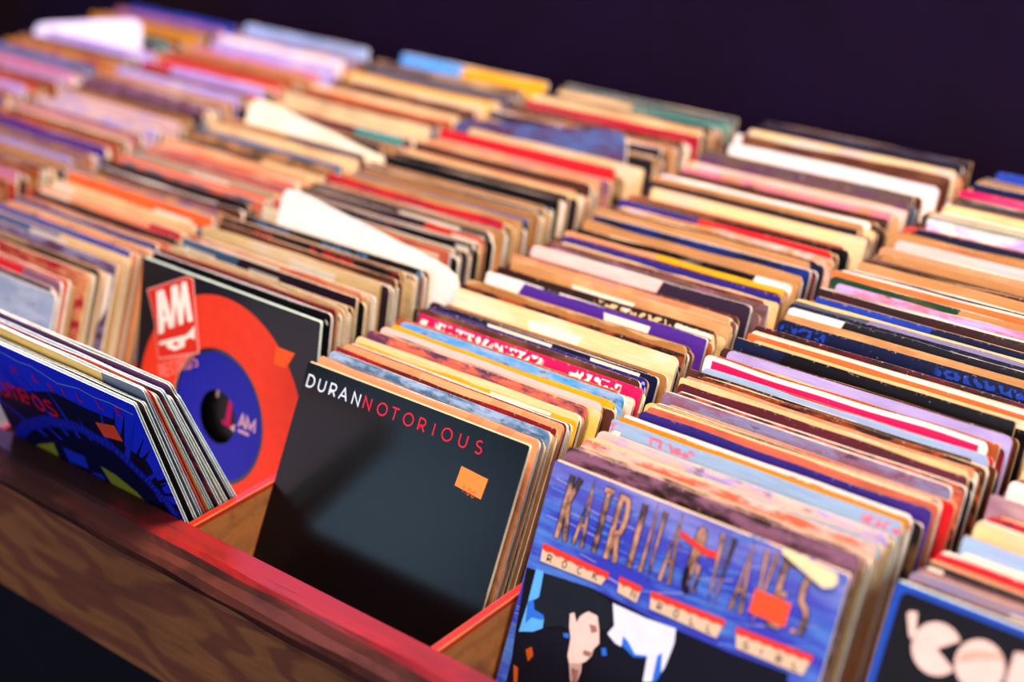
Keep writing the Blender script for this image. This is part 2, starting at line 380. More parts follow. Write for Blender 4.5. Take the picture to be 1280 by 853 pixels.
ROWS = {
 -3: """-14.7,P,rust,tan
2.4,P,lilac,pink
20.8,P,brown,rust
37.6,P,pink,lilac
54.7,P,tan,brown
69.7,P,lilac,mauve
86.2,P,rust,brown
104.1,P,pink white,lilac
121.2,P,brown,plum
135.0,P,tan,mauve
151.7,P,lilac,pink
166.0,P,pink,lilac
179.5,P,tan,brown
192.9,P,indigo,lilac
206.3,P,rust,tan
218.1,P,lilac,pink
229.9,X,pale blue,red,0.5
248.2,P,rust,brown
260.4,N,lilac,mauve
270.2,P,pink,lilac
282.1,P,mauve,tan
295.1,P,steel blue,lilac
311.9,N,mustard,crimson
324.7,P,tan,brown
337.6,P,brown,rust
363.0,P,lilac,white
374.4,P,maroon,dark brown
386.0,X,navy,teal,0.6
401.2,P,olive brown,dark brown
420.4,P,mustard,olive brown
436.0,P,tan,olive brown
452.9,P,mauve,pink
470.3,P,blue,indigo""",
 -2: """-17.3,P,cream,tan
-3.7,P,rust,orange
10.2,P,lilac,pink
25.3,P,brown,tan
38.9,P,salmon,pink
51.2,P,lilac,mauve
64.1,P,rust,brown
77.9,P,pink,lilac
93.4,N,rust,tan
101.6,P,brown,orange
114.6,P,tan,rust
127.2,P,lilac,pink white
143.2,N,tan,mauve
157.8,P,purple,plum
171.6,P,rust,orange
181.3,P,brown,rust
193.9,P,pink,mauve
212.3,N,lilac,pink white
235.8,P,pink white,lilac
248.0,P,kraft,brown
260.7,P,dark plum,mauve
271.3,N,mauve,brown
285.0,P,indigo,dark brown
294.9,P,tan,orange
309.6,P,lilac,white
322.2,P,brown,tan
342.1,X,crimson,lilac,0.25
356.0,P,red,crimson
371.1,P,rust,brown
388.0,P,tan,rust
399.1,P,pink,lilac
421.2,P,lilac,white
437.2,P,white,lilac
455.4,N,lavender grey,tan
473.6,P,pale blue,grey brown""",
 -1: """-33,P,black,brown
-26.3,X,red,mauve,0.75
-21.4,P,salmon,red
-5.1,N,crimson,peach
3.1,P,charcoal,dark brown
16.1,N,lavender grey,plum
27.7,X,slate blue,cream,0.55
37.5,P,blue,steel blue
45.2,T,peach,dark brown
55.3,S,indigo,lilac
64.0,P,salmon,mauve
69.7,P,charcoal,charcoal
79.6,X,peach,crimson,0.8
95.4,P,cream,peach
109.7,P,orange,rust
120.1,N,mauve,tan
133.0,P,brown,mauve
143.3,P,black,black
153.9,N,salmon,slate
161.4,P,red orange,salmon
171.2,P,grey green,tan
180.7,P,crimson,brick
194.2,P,salmon,cream
206.8,P,peach,cream
218.4,X,dark plum,cream,0.6
233.6,N,olive brown,tan
241.6,P,steel blue,dark teal
253.5,P,cream,tan
261.7,P,brown,dark plum
270.5,X,tan,slate,0.5
287.3,P,charcoal,slate
302.2,P,tan,cream
314.1,X,maroon,teal,0.7
326.9,P,cream,salmon
341.9,P,cream,grey brown
352.8,P,brown,rust
364.9,P,rust,orange
379.3,P,cream,tan
398.9,P,brown,tan
416.0,R,cream,yellow
425.0,P,olive brown,dark brown
442.6,P,slate,grey brown
459.9,P,grey brown,cream
489.8,X,sky blue,yellow,0.45""",
 0: """32.2,P,black,black
37.6,P,brick,maroon
46.1,W,cream,peach
65.0,X,steel blue,dark plum,0.35
71.0,N,peach,salmon
88.0,P,cream,white
96.5,P,brown,rust
107.5,T,charcoal,red
120.0,T,charcoal,sky blue
140.5,P,ivory,white
152.5,P,salmon,brown
158.3,P,tan,cream
172.1,P,black,red
183.7,X,navy,red,0.7
194.5,P,charcoal,navy
202.2,P,tan,peach
210.5,N,crimson,red
221.1,P,tan,cream
228.7,S,slate blue,charcoal
237.8,P,kraft,tan
245.0,T,dark plum,slate
255.6,P,tan,brown
270.5,P,black,charcoal
278.9,P,charcoal,black
289.9,P,cream,grey green
301.1,P,brown,dark brown
320.7,B,cream,slate blue
339.2,P,red,crimson
363.1,P,cream,white
372.6,P,charcoal,brown
386.2,P,tan,olive brown
395.6,P,dark plum,charcoal
407.1,P,tan,brown
423.1,P,brown,tan
437.3,P,crimson,maroon
455.5,P,cream,tan
467.6,P,charcoal,olive brown
482.0,X,cream,teal,0.45
493.9,P,dark teal,charcoal""",
 1: """13.8,B,peach,dark brown
23.0,N,pale blue,steel blue
28.4,P,maroon,red
34.6,B,cream,tan
48.2,S,cream,yellow
56.6,N,plum,salmon
60.1,S,cream,butter yellow
64.0,S,pink white,slate
70.1,S,yellow,green
79.2,N,pale blue,sky blue
91.2,T,magenta,white
97.9,P,brown,tan
101.7,T,indigo,lilac
109.6,P,navy,navy
129.2,P,cream,white
135.1,N,dark brown,rust
146.4,W,kraft,tan
163.4,X,white,purple,0.18
174.6,T,dark brown,cream
183.6,P,tan,cream
196.7,B,charcoal,slate blue
209.8,X,pink white,dark plum,0.62
224.8,N,grey brown,mauve
237.7,S,indigo,cream
246.0,X,peach,yellow,0.45
255.2,X,black,white,0.85
263.6,P,tan,kraft
277.9,P,navy,blue
288.6,P,tan,kraft
298.3,P,dark brown,black
305.3,N,pink white,tan
312.3,X,indigo,red,0.4
322.5,X,olive brown,black,0.4
342.9,P,cream,pink white
351.4,P,charcoal,brown
358.7,P,tan,olive brown
369.4,P,white,lilac
379.7,N,brown,dark brown
389.3,N,tan,pink
400.0,P,pink white,tan
411.0,N,plum,grey brown
424.5,P,grey brown,slate
446.3,P,white,lilac
465.7,P,brown,tan
480.8,P,cream,lilac
491.1,P,charcoal,dark plum
501.9,P,dark plum,slate""",
 2: """9.9,N,mauve,dark brown
16.2,N,pink white,plum
23.1,N,pink white,salmon
28.2,X,cream,sky blue,0.3
35.4,N,lilac,pink white
46.7,T,pale blue,pink
54.7,S,mustard,mustard
57.4,T,white,magenta
66.8,P,indigo,purple
73.1,P,salmon,brown
78.2,S,butter yellow,green
92.2,N,lavender grey,mauve
96.9,N,salmon,brown
102.4,P,maroon,dark brown
108.7,P,cream,butter yellow
113.7,B,red,teal
119.0,N,dark brown,rust
122.7,N,black,brown
128.9,P,pale blue,lilac
140.3,R,magenta,white
144.7,P,rust,orange
150.3,P,lilac,lavender grey
154.3,N,dark brown,brown
167.5,X,navy,black,0.2
173.8,P,cream,white
178.0,P,orange,rust
184.5,P,white,cream
190.1,N,dark brown,maroon
208.1,T,navy,blue
215.8,P,tan,cream
225.5,X,white,charcoal,0.22
229.6,T,navy,slate
235.1,X,slate,lavender grey,0.3
240.4,P,cream,butter yellow
247.5,X,blue,navy,0.45
255.7,P,dark brown,maroon
263.1,X,mauve,brick,0.35
269.2,N,lilac,pink
275.5,X,dark green,tan,0.5
283.6,P,orange,tan
292.8,P,white,lilac
302.4,P,tan,peach
309.1,P,dark brown,brown
315.5,P,olive brown,tan
326.0,P,tan,kraft
335.0,B,dark teal,navy
351.0,P,pink white,lilac
357.7,P,tan,rust
366.8,P,kraft,tan
374.8,P,navy,charcoal
387.8,N,white,lilac
398.3,P,grey green,slate
406.2,P,tan,cream
418.9,P,cream,tan
428.6,P,grey brown,olive brown
437.2,P,navy,charcoal
447.8,P,magenta,pink
460.2,P,navy,indigo
472.3,P,tan,olive brown
480.3,P,slate,grey brown
493.2,P,blue,navy""",
 3: """14.2,N,brick,maroon
25.5,P,lavender grey,tan
35.4,P,dark brown,black
45.9,P,red,brick
60.0,P,pale blue,lilac
77.6,P,cream,lilac
85.3,N,dark plum,red
99.1,P,mauve,pink white
116.7,P,white,pink white
123.7,N,tan,dark brown
136.7,P,cream,tan
153.2,P,brown,tan
172.0,P,navy,blue""",
}
TILT = {1:(30.3,21), 2:(27.6,21), 3:(30,24), 0:(15,21), -1:(24,21), -2:(20,21), -3:(20,21)}
def tilt_at(k, y): return R(TILT[k][0]+(TILT[k][1]-TILT[k][0])*min(max(y, 0), .5)/.5)

def phrase(st, a, b):
    return {'P':f'{a}', 'T':f'{a} {b}-lettered', 'X':f'{a} and {b}', 'S':f'{a} and {b} striped', 'B':f'{a} {b}-blocked',
            'N':f'mottled {a}', 'W':f'ragged {a}', 'R':f'{b}-bordered {a}'}[st]
# odd ones: (row, index) -> options
ODD = {}
allrec = []
for k in sorted(ROWS):
    for i, ln in enumerate(ROWS[k].strip().split('\n')):
        p = ln.split(','); y = float(p[0])/1000
        allrec.append(dict(k=k, i=i, y=y, st=p[1], a=p[2], b=p[3], par=float(p[4]) if len(p) > 4 else 0.0))
by = {}
for r in allrec: by.setdefault(r['k'], []).append(r)
labels = {}
for k, rs in by.items():
    for i, r in enumerate(rs):
        ph = phrase(r['st'], r['a'], r['b'])
        pv = rs[i-1]['a'] if i else None; nx = rs[i+1]['a'] if i+1 < len(rs) else None
        if pv and nx: s = f'{ph} sleeve between {pv} and {nx}, {ORD[k]} row from left'
        elif pv: s = f'{ph} record sleeve, rearmost, behind {pv}, {ORD[k]} row from left'
        else: s = f'{ph} record sleeve near the front before {nx}, {ORD[k]} row from left'
        r['label'] = s; labels.setdefault(s, []).append(r)
for s, rs in labels.items():
    if len(rs) > 1:
        rs.sort(key=lambda r: r['y'])
        for q, r in zip(('nearer', 'farther') if len(rs) == 2 else ('nearest', 'middle', 'farthest'), rs): r['label'] = q+' '+s
nrec = 0
fillers = []
rnd = random.Random(11)
FPAL = ['tan', 'cream', 'kraft', 'charcoal', 'dark brown', 'brown', 'navy', 'maroon', 'mauve', 'slate', 'rust', 'peach', 'black', 'white', 'grey brown', 'dark plum', 'red', 'olive brown']
for k, rs in by.items():
    py = pt = None
    for i, r in enumerate(rs):
        gap = (rs[i+1]['y']-r['y']) if i+1 < len(rs) else .004
        gb = (r['y']-rs[i-1]['y']) if i else .004
        slack = max(0, min(gap, gb)-.0023)
        t = tilt_at(k, r['y']); h = .183+rnd.choice((-.0022, -.001, -.0005, 0, .0005, .0012, .0028))
        o = ODD.get((k, i), {})
        yb = r['y']-h*math.sin(t)
        yaw = rnd.uniform(-1, 1)*min(.006, slack*.35/.183)
        t += rnd.uniform(-1, 1)*min(.008, slack*.3/.183)
        yb = r['y']-h*math.sin(t)-yaw*W/2
        near = r['y'] < .2 and k >= -1
        xj = rnd.uniform(-.0058, .0068)
        if r['y'] < .06 and k >= 0: xj = {1:-.0066, 2:-.0038, 0:.0075, 3:-.0060}[k]+rnd.uniform(-.0008, .0006)
        make_record(rnd, k*PITCH+xj, yb, t, yaw, r['st'], r['a'], r['b'], r['par'], h, near, r['label'], k,
                    roll=o.get('roll', 0), torn=.003 if r['st'] == 'W' else 0, wav=rnd.choice((.0002, .0004, .0009)),
                    bow=min(.0012, slack*.3+.00005), rad=rnd.choice((.0035, .004, .003, .0012)))
        nrec += 1
        if (k, i) == (0, 0): seen_through = bpy.data.objects[-1] if False else last_root
        if i+1 < len(rs):
            n = min(3, int((gap-.0024)/.00235))
            for j in range(n):
                fillers.append((k, r['y']+(j+1)*.00235, t+(j+1)*(tilt_at(k, rs[i+1]['y'])-t)/(n+1), yaw, rnd.uniform(.1775, .1805)))
                if n > 1 and j == 0 and rnd.random() < .35:
                    fillers[-1] = fillers[-1][:4]+(.1822,)
# a few sleeves slipped up out of line, turned about the corner they still stand on
for (k, y, roll, a, b, st, h, lab) in (
    (0, .1320, .14, 'fffaf2', 'fffaf2', 'P', .1835, 'white paper record sleeve pulled up at its left corner in the fourth row'),
    (-1, .2725, .14, 'fff2cc', 'cream', 'P', .1835, 'ivory record sleeve with its left corner sticking up in the blurred third row'),
    (0, .3685, -.12, 'slate blue', 'plum', 'N', .1835, 'dusky violet record sleeve with its right corner sticking up, fourth row'),
    (-3, .3680, -.16, 'fffaff', 'fffaff', 'P', .1835, 'big white record sleeve pulled up at its right corner, first row')):
    t = tilt_at(k, y); make_record(rnd, k*PITCH+.003, y-h*math.sin(t), t, 0, st, a, b, 0, h, False, lab, k, roll=roll, wav=.0003, bow=.0002, rad=.012)
# thin in-between records: too many to single out
fbm = bmesh.new(); flay = fbm.verts.layers.float_vector.new('luv')
fca, fcb, fcp = [], [], []
for (k, y, t, yaw, h) in fillers:
    if any(k == a and abs(y-b) < .0048 for a, b in ((0, .132), (-1, .2725), (0, .3685), (-3, .368))): continue
    n0 = len(fbm.verts)
    bm = bmesh.new(); lay = bm.verts.layers.float_vector.new('luv')
    sleeve_bm(bm, lay, rnd, h, (0, 1), .0035, .0003, 0, .00005, rnd.uniform(0, 40))
    m = Matrix.Translation((k*PITCH+(rnd.uniform(-.0058, .0068) if y > .06 else {1:-.0062, 2:-.0036, 0:.0060, 3:-.0056}.get(k, 0)), y-.183*math.sin(t)-yaw*W/2, FLOOR)) @ Matrix.Rotation(yaw, 4, 'Z') @ Matrix.Rotation(-t, 4, 'X')
    bm.transform(m)
    tmp = bpy.data.meshes.new('tmp'); bm.to_mesh(tmp); bm.free(); fbm.from_mesh(tmp); bpy.data.meshes.remove(tmp)
    c = len(fbm.verts)-n0
    fca += list(lin(rnd.choice(FPAL)))*c; fcb += list(lin(rnd.choice(FPAL)))*c; fcp += list(lin(rnd.choice(PAPERS)))*c
fo = link('packed_record_singles', fbm, [COVER['P'], PAPER])
for nm, dat in (('ca', fca), ('cb', fcb), ('cp', fcp)):
    at = fo.data.attributes.new(nm, 'FLOAT_COLOR', 'POINT'); at.data.foreach_set('color', dat)
set_float(fo.data, 'par', 0)
tag(fo, 'shorter record sleeves packed tightly in between the taller ones, showing as thin paper edges', 'records', None, 'stuff')

# ------------------------------------------------------------------ cover artwork
ART = json.loads('''{"nev":{"dark":[[11.4,133.9],[87.0,159.4],[122.2,158.4],[149.7,160.3],[148.1,139.0],[168.9,134.6],[177.6,87.9],[152.6,84.6],[66.8,80.2],[-25.4,80.2]],"arc":[[-4.9,75.0],[6.4,93.5],[25.0,108.5],[60.2,126.1],[100.2,135.6],[133.7,132.4],[158.7,115.6],[172.0,101.8],[177.6,87.9]],"yellowL":[[9.7,79.5],[24.9,92.0],[54.5,105.5],[53.2,95.4],[47.8,78.1],[25.6,76.4]],"yellowR":[[106.1,105.6],[120.5,104.4],[138.2,97.3],[152.1,83.8],[128.3,84.3],[111.4,88.4]],"shards":[[[64.9,105.6],[90.3,107.3],[87.1,95.7],[64.4,93.0]],[[89.4,94.0],[102.5,97.0],[106.6,84.8],[92.0,81.4]],[[59.5,89.9],[78.1,89.4],[70.7,81.8],[58.9,81.6]]],"sticker":[[126.6,149.8],[148.6,155.1],[150.8,143.4],[129.2,139.4]],"letters":[[48.3,164.0],[71.2,164.4],[87.8,162.8],[103.3,164.5],[120.7,167.1],[142.0,168.7],[162.2,170.9]],"omeos":[[16.5,137.9],[29.4,139.6],[43.8,141.2],[59.1,141.2],[73.0,142.0]],"lightning":[[[126.2,151.6],[149.7,160.3],[158.4,157.4],[134.2,137.8]],[[151.0,144.3],[174.6,145.1],[181.8,139.7],[150.6,129.4]]]},"am":{"card":[[6.8,161.6],[48.9,181.3],[56.4,181.4],[60.0,164.8],[68.0,131.3],[24.0,115.1],[20.0,128.4],[18.0,139.0],[11.6,152.6]],"A":[[17.7,162.7],[25.2,166.1],[39.9,142.8],[34.0,140.2],[31.2,145.0],[29.0,143.9],[28.2,135.6],[23.0,133.2]],"Ahole":[[25.4,153.1],[29.3,148.0],[26.9,146.9]],"M":[[33.3,170.1],[39.9,173.2],[44.2,160.8],[44.2,175.7],[49.3,177.4],[58.8,152.1],[53.7,149.8],[48.7,162.0],[48.7,147.0],[44.3,145.4],[39.0,159.5],[39.8,143.7],[36.9,142.0]],"horn":[[24.3,128.0],[33.3,131.9],[53.1,140.7],[57.9,145.5],[60.6,149.2],[62.0,139.6],[57.8,140.0],[52.0,136.9],[51.8,131.9],[41.6,126.3],[33.9,126.0],[31.3,128.3],[25.0,125.8]],"hornhole":[[38.8,131.4],[43.9,133.8],[45.7,131.2],[40.5,129.3]],"frame":[[23.6,114.5],[68.1,130.8],[72.0,122.4],[25.7,105.3]],"records":[[28.7,107.2],[69.6,127.7]],"redtop":[80.7,178.7],"redR":[141.5,160.0],"ctr":[89.1,93.5],"sticker":[[143.8,156.9],[162.2,157.0],[155.0,144.8],[143.1,144.5]],"mini":[[110.9,99.5],[121.0,101.4],[122.0,92.6],[110.6,91.5]],"mini2":[[102.8,85.9],[107.3,90.1],[108.8,87.0],[106.1,85.1]]},"duran":{"w0":[1.7,166.9],"w1":[0.3,173.8],"s0":[169.0,169.3],"s1":[171.8,177.7],"sticker":[[140.3,158.1],[161.4,156.7],[160.3,144.4],[139.4,146.2]],"Nend":[61.8,169.0],"N2":[66.1,168.7]},"kat":{"tall":[["K",[13.9,142.2],[20.9,143.3],[13.2,180.1],[21.3,181.0]],["A",[24.8,142.6],[31.7,143.7],[26.4,179.7],[30.9,179.9]],["T",[38.1,143.0],[41.6,143.4],[35.7,179.4],[44.6,179.8]],["R",[48.0,142.4],[55.6,143.8],[46.9,178.9],[55.5,180.1]],["I",[61.3,143.0],[65.4,144.0],[61.3,180.4],[64.6,180.6]],["N",[69.6,143.1],[77.1,144.1],[70.0,180.4],[77.4,181.3]],["A",[82.2,143.2],[88.9,144.8],[83.4,180.4],[87.5,181.0]],["&",[97.6,143.9],[105.9,145.3],[95.9,179.0],[104.3,179.2]],["W",[113.2,143.4],[120.0,144.8],[110.9,180.6],[121.9,181.8]],["A",[125.8,143.8],[133.2,145.1],[127.1,180.4],[131.1,180.8]],["V",[139.9,144.5],[146.4,145.9],[136.9,181.2],[143.6,182.0]],["E",[152.5,145.1],[156.8,145.8],[148.4,179.6],[153.3,180.3]],["S",[162.4,144.3],[170.9,146.1],[160.6,176.8],[166.9,178.1]]],"rib":[["ROCK",[8.2,129.1],[49.9,130.5],[52.9,136.6],[7.0,137.2]],["'N",[60.8,130.5],[73.5,129.5],[74.5,136.8],[59.6,137.1]],["ROLL",[82.3,129.5],[123.9,129.6],[126.1,138.2],[80.5,136.8]],["GIRL",[135.8,129.1],[174.0,130.0],[176.6,139.3],[133.1,137.4]]],"the":[[87.3,165.5],[106.4,166.3],[111.4,169.7],[87.8,170.0]],"sticker":[[137.3,159.6],[158.2,159.6],[158.1,147.3],[137.1,147.6]],"fold":[[146.5,185.6],[176.9,181.7],[178.6,177.8],[176.9,174.7],[172.0,172.7],[146.1,181.4]],"photo":[[0.3,121.6],[13.3,122.9],[44.7,125.9],[100.4,123.7],[133.2,124.6],[166.6,127.0],[170.2,102.2],[11.1,43.5],[4.3,85.9]],"skyL":[[6.8,123.1],[12.1,123.3],[13.6,109.3],[10.8,106.5],[13.3,102.3],[20.0,101.4],[21.3,92.9],[6.4,85.9],[7.2,104.4]],"skyR":[[59.8,123.1],[81.5,123.0],[100.1,124.5],[101.6,117.0],[99.6,100.0],[96.7,94.3],[89.9,91.5],[88.3,105.2],[81.4,102.5],[74.7,108.1],[71.3,103.5],[65.5,102.9],[61.6,107.2],[64.3,112.4]],"hair":[[13.3,122.9],[26.6,124.3],[44.9,125.1],[55.5,124.0],[61.2,120.3],[62.1,113.2],[60.9,107.7],[55.9,107.5],[52.8,113.8],[48.4,114.7],[45.0,112.6],[42.1,108.9],[41.3,105.3],[38.2,110.0],[35.7,108.2],[38.0,99.8],[32.6,100.2],[22.6,95.5],[19.6,101.3],[12.8,102.1],[10.8,106.5],[13.6,109.3]],"face":[[35.7,108.2],[38.2,110.0],[41.1,106.0],[42.7,110.4],[46.7,113.6],[52.9,113.4],[56.2,106.7],[58.4,100.1],[55.8,95.7],[55.9,92.4],[53.2,88.0],[51.2,86.4],[52.0,82.5],[47.6,74.3],[43.8,82.6],[41.3,86.7],[40.2,96.4],[37.2,102.0]],"neck":[[43.5,83.3],[51.2,86.4],[52.0,82.5],[51.2,75.8],[48.0,74.5]],"eye":[[49.3,107.5],[53.6,108.3],[55.5,105.7],[52.1,103.5]],"mouth":[[50.4,93.6],[55.8,94.1],[54.8,91.2],[50.2,91.0]],"cheek":[[46.1,100.3],[51.1,100.6],[52.2,94.3],[46.6,95.5]],"jacket":[[6.2,86.7],[15.8,90.4],[22.6,95.5],[37.8,97.2],[46.7,73.9],[7.2,57.9]],"fig2":[[61.1,107.0],[68.1,103.9],[81.2,103.2],[88.3,105.2],[88.2,90.8],[56.6,78.0],[56.4,90.9],[59.4,97.1]],"fig3":[[101.2,124.1],[133.2,124.6],[166.6,127.0],[168.0,109.0],[96.7,94.3],[100.7,105.3],[101.7,113.8]],"blue":[[[60.4,98.4],[63.1,99.5],[64.8,96.0],[62.1,94.9]],[[34.8,96.8],[38.0,98.1],[39.4,95.6],[35.9,95.1]],[[71.3,109.3],[74.7,108.1],[81.2,103.2],[88.3,105.2],[87.8,103.8],[80.8,101.5],[71.9,104.5]],[[7.2,104.4],[11.3,107.4],[13.0,102.2],[20.1,101.3],[19.6,98.7],[12.2,97.6],[9.4,93.1]],[[94.2,107.6],[96.3,110.0],[98.8,99.6],[97.1,94.4],[95.0,93.6]]],"orange":[[[14.1,79.4],[17.4,82.4],[19.9,78.2],[17.6,73.9]],[[9.0,68.7],[12.4,68.3],[14.4,60.8],[12.0,59.9]],[[45.6,81.6],[51.1,82.1],[51.2,75.8],[48.0,74.5]]]},"yac":{"slash":[[9.2,169.8],[10.4,171.8],[13.9,172.3],[16.8,159.0],[13.4,160.3]],"c1":[27.8,159.6],"c1e":[17.4,154.5],"mouth":[[28.6,159.7],[39.4,166.2],[43.4,160.5],[35.7,154.4]],"c2":[49.4,159.8],"c2e":[38.2,155.9],"stripe":[[37.8,157.8],[39.4,163.1],[44.7,166.2],[56.5,171.8],[59.0,168.7],[47.8,163.3],[40.5,156.3]],"block":[[62.9,171.7],[71.3,173.5],[75.5,160.1],[62.8,155.0]],"inner":[[3.4,174.5],[8.4,178.2]]}}''')
POSE = {'duran':[0.196, -0.08798, 0.01203, 0.52929, 0.00012, 0.00334], 'kat':[0.40448, -0.08802, 0.012, 0.48277, -4e-05, -0.00284], 'am':[0.01594, -0.02483, 0.01197, 0.26274, -8e-05, -0.00252], 'nev':[0.00367, -0.07813, 0.012, -0.2212, 1e-05, 0.00011], 'yac':[0.6061, -0.08115, 0.012, 0.52243, 0.0, -2e-05], 'grey':[-0.19491, -0.11693, 0.01199, 0.44849, 0.0, -0.00131]}
MATS = {}
def ink(c, rough=.38, coat=0.0, spec=.5):
    spec = .1 if spec == .5 else spec; key = (c, rough, coat, spec)
    if key not in MATS: MATS[key] = simple('ink_'+c, c, rough, spec, coat, .1, 90)
    return MATS[key]
def mm(pts): return [(a/1000, b/1000) for a, b in pts]
def clip(pts, w=W, h=W):
    """Sutherland-Hodgman clip to the cover"""
    def cl(P, ins, inter):
        o = []
        for i in range(len(P)):
            a, b = P[i-1], P[i]
            if ins(b):
                if not ins(a): o.append(inter(a, b))
                o.append(b)
            elif ins(a): o.append(inter(a, b))
        return o
    e = .0004
    for ax, lim, sg in ((0, e, 1), (0, w-e, -1), (1, e, 1), (1, h-e, -1)):
        ins = lambda p: (p[ax]-lim)*sg >= 0
        def inter(a, b):
            t = (lim-a[ax])/(b[ax]-a[ax]); return (a[0]+t*(b[0]-a[0]), a[1]+t*(b[1]-a[1]))
        pts = cl(pts, ins, inter)
        if not pts: return pts
    return pts
def decal(name, polys, layer, mat, parent, label=None, w=W, h=W):
    """thin printed shapes lying on the cover front (local y = 0)"""
    bm = bmesh.new(); y = -.00007*layer
    for lp in polys:
        loops = lp if isinstance(lp[0][0], (tuple, list)) else [lp]
        loops = [clip(loops[0], w, h)]+list(loops[1:])
        if len(loops[0]) < 3: continue
        slab_poly(bm, loops, y-.00003, y+.00003, 0, 0)
    o = link(name, bm, mat, parent)
    if label: o['label'] = label
    return o
def ribbon(pts, wd):
    """stroke polyline -> outline polygon"""
    n = len(pts); L, Q = [], []
    closed = n > 2 and math.dist(pts[0], pts[-1]) < 1e-9
    P = pts[:-1] if closed else pts
    m = len(P)
    for i in range(m):
        if closed: a, b = P[i-1], P[(i+1) % m]
        else: a, b = P[max(0, i-1)], P[min(m-1, i+1)]
        p = P[i]
        def nrm(q, r):
            d = math.dist(q, r) or 1e-9; return (-(r[1]-q[1])/d, (r[0]-q[0])/d)
        if closed or 0 < i < m-1:
            n1, n2 = nrm(a, p), nrm(p, b); sx, sy = n1[0]+n2[0], n1[1]+n2[1]; l = math.hypot(sx, sy) or 1e-9
            sx, sy = sx/l, sy/l; k = 1/max(.45, sx*n1[0]+sy*n1[1])
        else:
            sx, sy = nrm(a, b); k = 1
        L.append((p[0]+sx*k*wd/2, p[1]+sy*k*wd/2)); Q.append((p[0]-sx*k*wd/2, p[1]-sy*k*wd/2))
    if closed: return [L, Q]
    return [L+Q[::-1]]
def arc(cx, cy, rx, ry, a0, a1, n=14):
    return [(cx+rx*math.cos(R(a0+(a1-a0)*i/n)), cy+ry*math.sin(R(a0+(a1-a0)*i/n))) for i in range(n+1)]
GL = {  # glyph: width, strokes in a unit-high box
 'A':(.8, [[(0,0),(.4,1),(.8,0)], [(.14,.33),(.66,.33)]]),
 'C':(.8, [arc(.45,.5,.42,.5,50,310)]),
 'D':(.8, [[(0,0),(0,1),(.3,1)]+arc(.3,.5,.5,.5,90,-90)+[(0,0)]]),
 'E':(.6, [[(.6,1),(0,1),(0,0),(.6,0)], [(0,.5),(.5,.5)]]),
 'G':(.85, [arc(.45,.5,.42,.5,50,330)+[(.85,.45),(.5,.45)]]),
 'H':(.7, [[(0,0),(0,1)], [(.7,0),(.7,1)], [(0,.5),(.7,.5)]]),
 'I':(.12, [[(.06,0),(.06,1)]]),
 'K':(.7, [[(0,0),(0,1)], [(.68,1),(.02,.45)], [(.2,.58),(.7,0)]]),
 'L':(.55, [[(0,1),(0,0),(.55,0)]]),
 'M':(.95, [[(0,0),(0,1),(.47,.2),(.95,1),(.95,0)]]),
 'N':(.72, [[(0,0),(0,1),(.72,0),(.72,1)]]),
 'O':(1.0, [arc(.5,.5,.5,.5,0,360,30)]),
 'R':(.7, [[(0,0),(0,1),(.35,1)]+arc(.38,.72,.28,.28,90,-90)+[(0,.44)], [(.35,.44),(.7,0)]]),
 'S':(.62, [arc(.31,.755,.27,.245,50,235,12)+arc(.31,.25,.3,.25,75,-140,14)]),
 'T':(.7, [[(0,1),(.7,1)], [(.35,1),(.35,0)]]),
 'U':(.72, [[(0,1),(0,.36)]+arc(.36,.36,.36,.36,180,360)+[(.72,1)]]),
 'V':(.75, [[(0,1),(.37,0),(.75,1)]]),
 'W':(1.0, [[(0,1),(.25,0),(.5,1),(.75,0),(1,1)]]),
 '&':(.8, [[(.8,0),(.2,.7)]+arc(.38,.8,.2,.2,200,-20,8)+[(.1,.35)]+arc(.35,.24,.28,.24,160,340,8)+[(.75,.45)]]),
 "'":(.1, [[(.05,1),(.05,.75)]]),
 '1':(.3, [[(0,.75),(.2,1),(.2,0)]]), '0':(.6, [arc(.3,.5,.3,.5,0,360,16)]), '.':(.1, [[(0,0),(.08,0)]]),
 'm':(1.0, [[(0,0),(0,.9)], [(0,.6)]+arc(.25,.65,.25,.3,180,0,8)+[(.5,0)], [(.5,.6)]+arc(.75,.65,.25,.3,180,0,8)+[(1,0)]]),
 'o':(.8, [arc(.4,.48,.38,.46,0,360,18)]),
 'e':(.75, [[(.05,.5),(.72,.5)]+arc(.38,.48,.36,.46,5,300,16)]),
 's':(.6, [arc(.3,.7,.26,.22,40,235,10)+arc(.3,.24,.28,.24,75,-140,10)]),
}
def glyph(ch, ox, oy, w, h, wd, slant=0.0, ang=0.0):
    gw, ss = GL[ch]; out = []
    ca, sa = math.cos(ang), math.sin(ang)
    for st in ss:
        pts = []
        for a, b in st:
            x, y = a/max(gw, .2)*w, b*h; x += slant*y
            pts.append((ox+x*ca-y*sa, oy+x*sa+y*ca))
        q = [pts[0]]
        for p in pts[1:]:
            if math.dist(p, q[-1]) > 1e-6 or p is pts[-1]: q.append(p)
        out.append(ribbon(q, wd))
    return out
def text(s, x0, y0, h, wd, gap, slant=0, ang=0, wscale=1.0):
    out = []; x = x0; y = y0
    for ch in s:
        if ch == ' ': x += h*.5; continue
        w = max(GL[ch][0], .2)*h*wscale if ch not in "I1.'" else GL[ch][0]*h
        out += glyph(ch, x, y, w if ch not in "I1.'" else max(GL[ch][0], .2)*h, h, wd, slant, ang)
        x += (w+gap)*math.cos(ang); y += (w+gap)*math.sin(ang)
    return out
def flat(polys): return polys

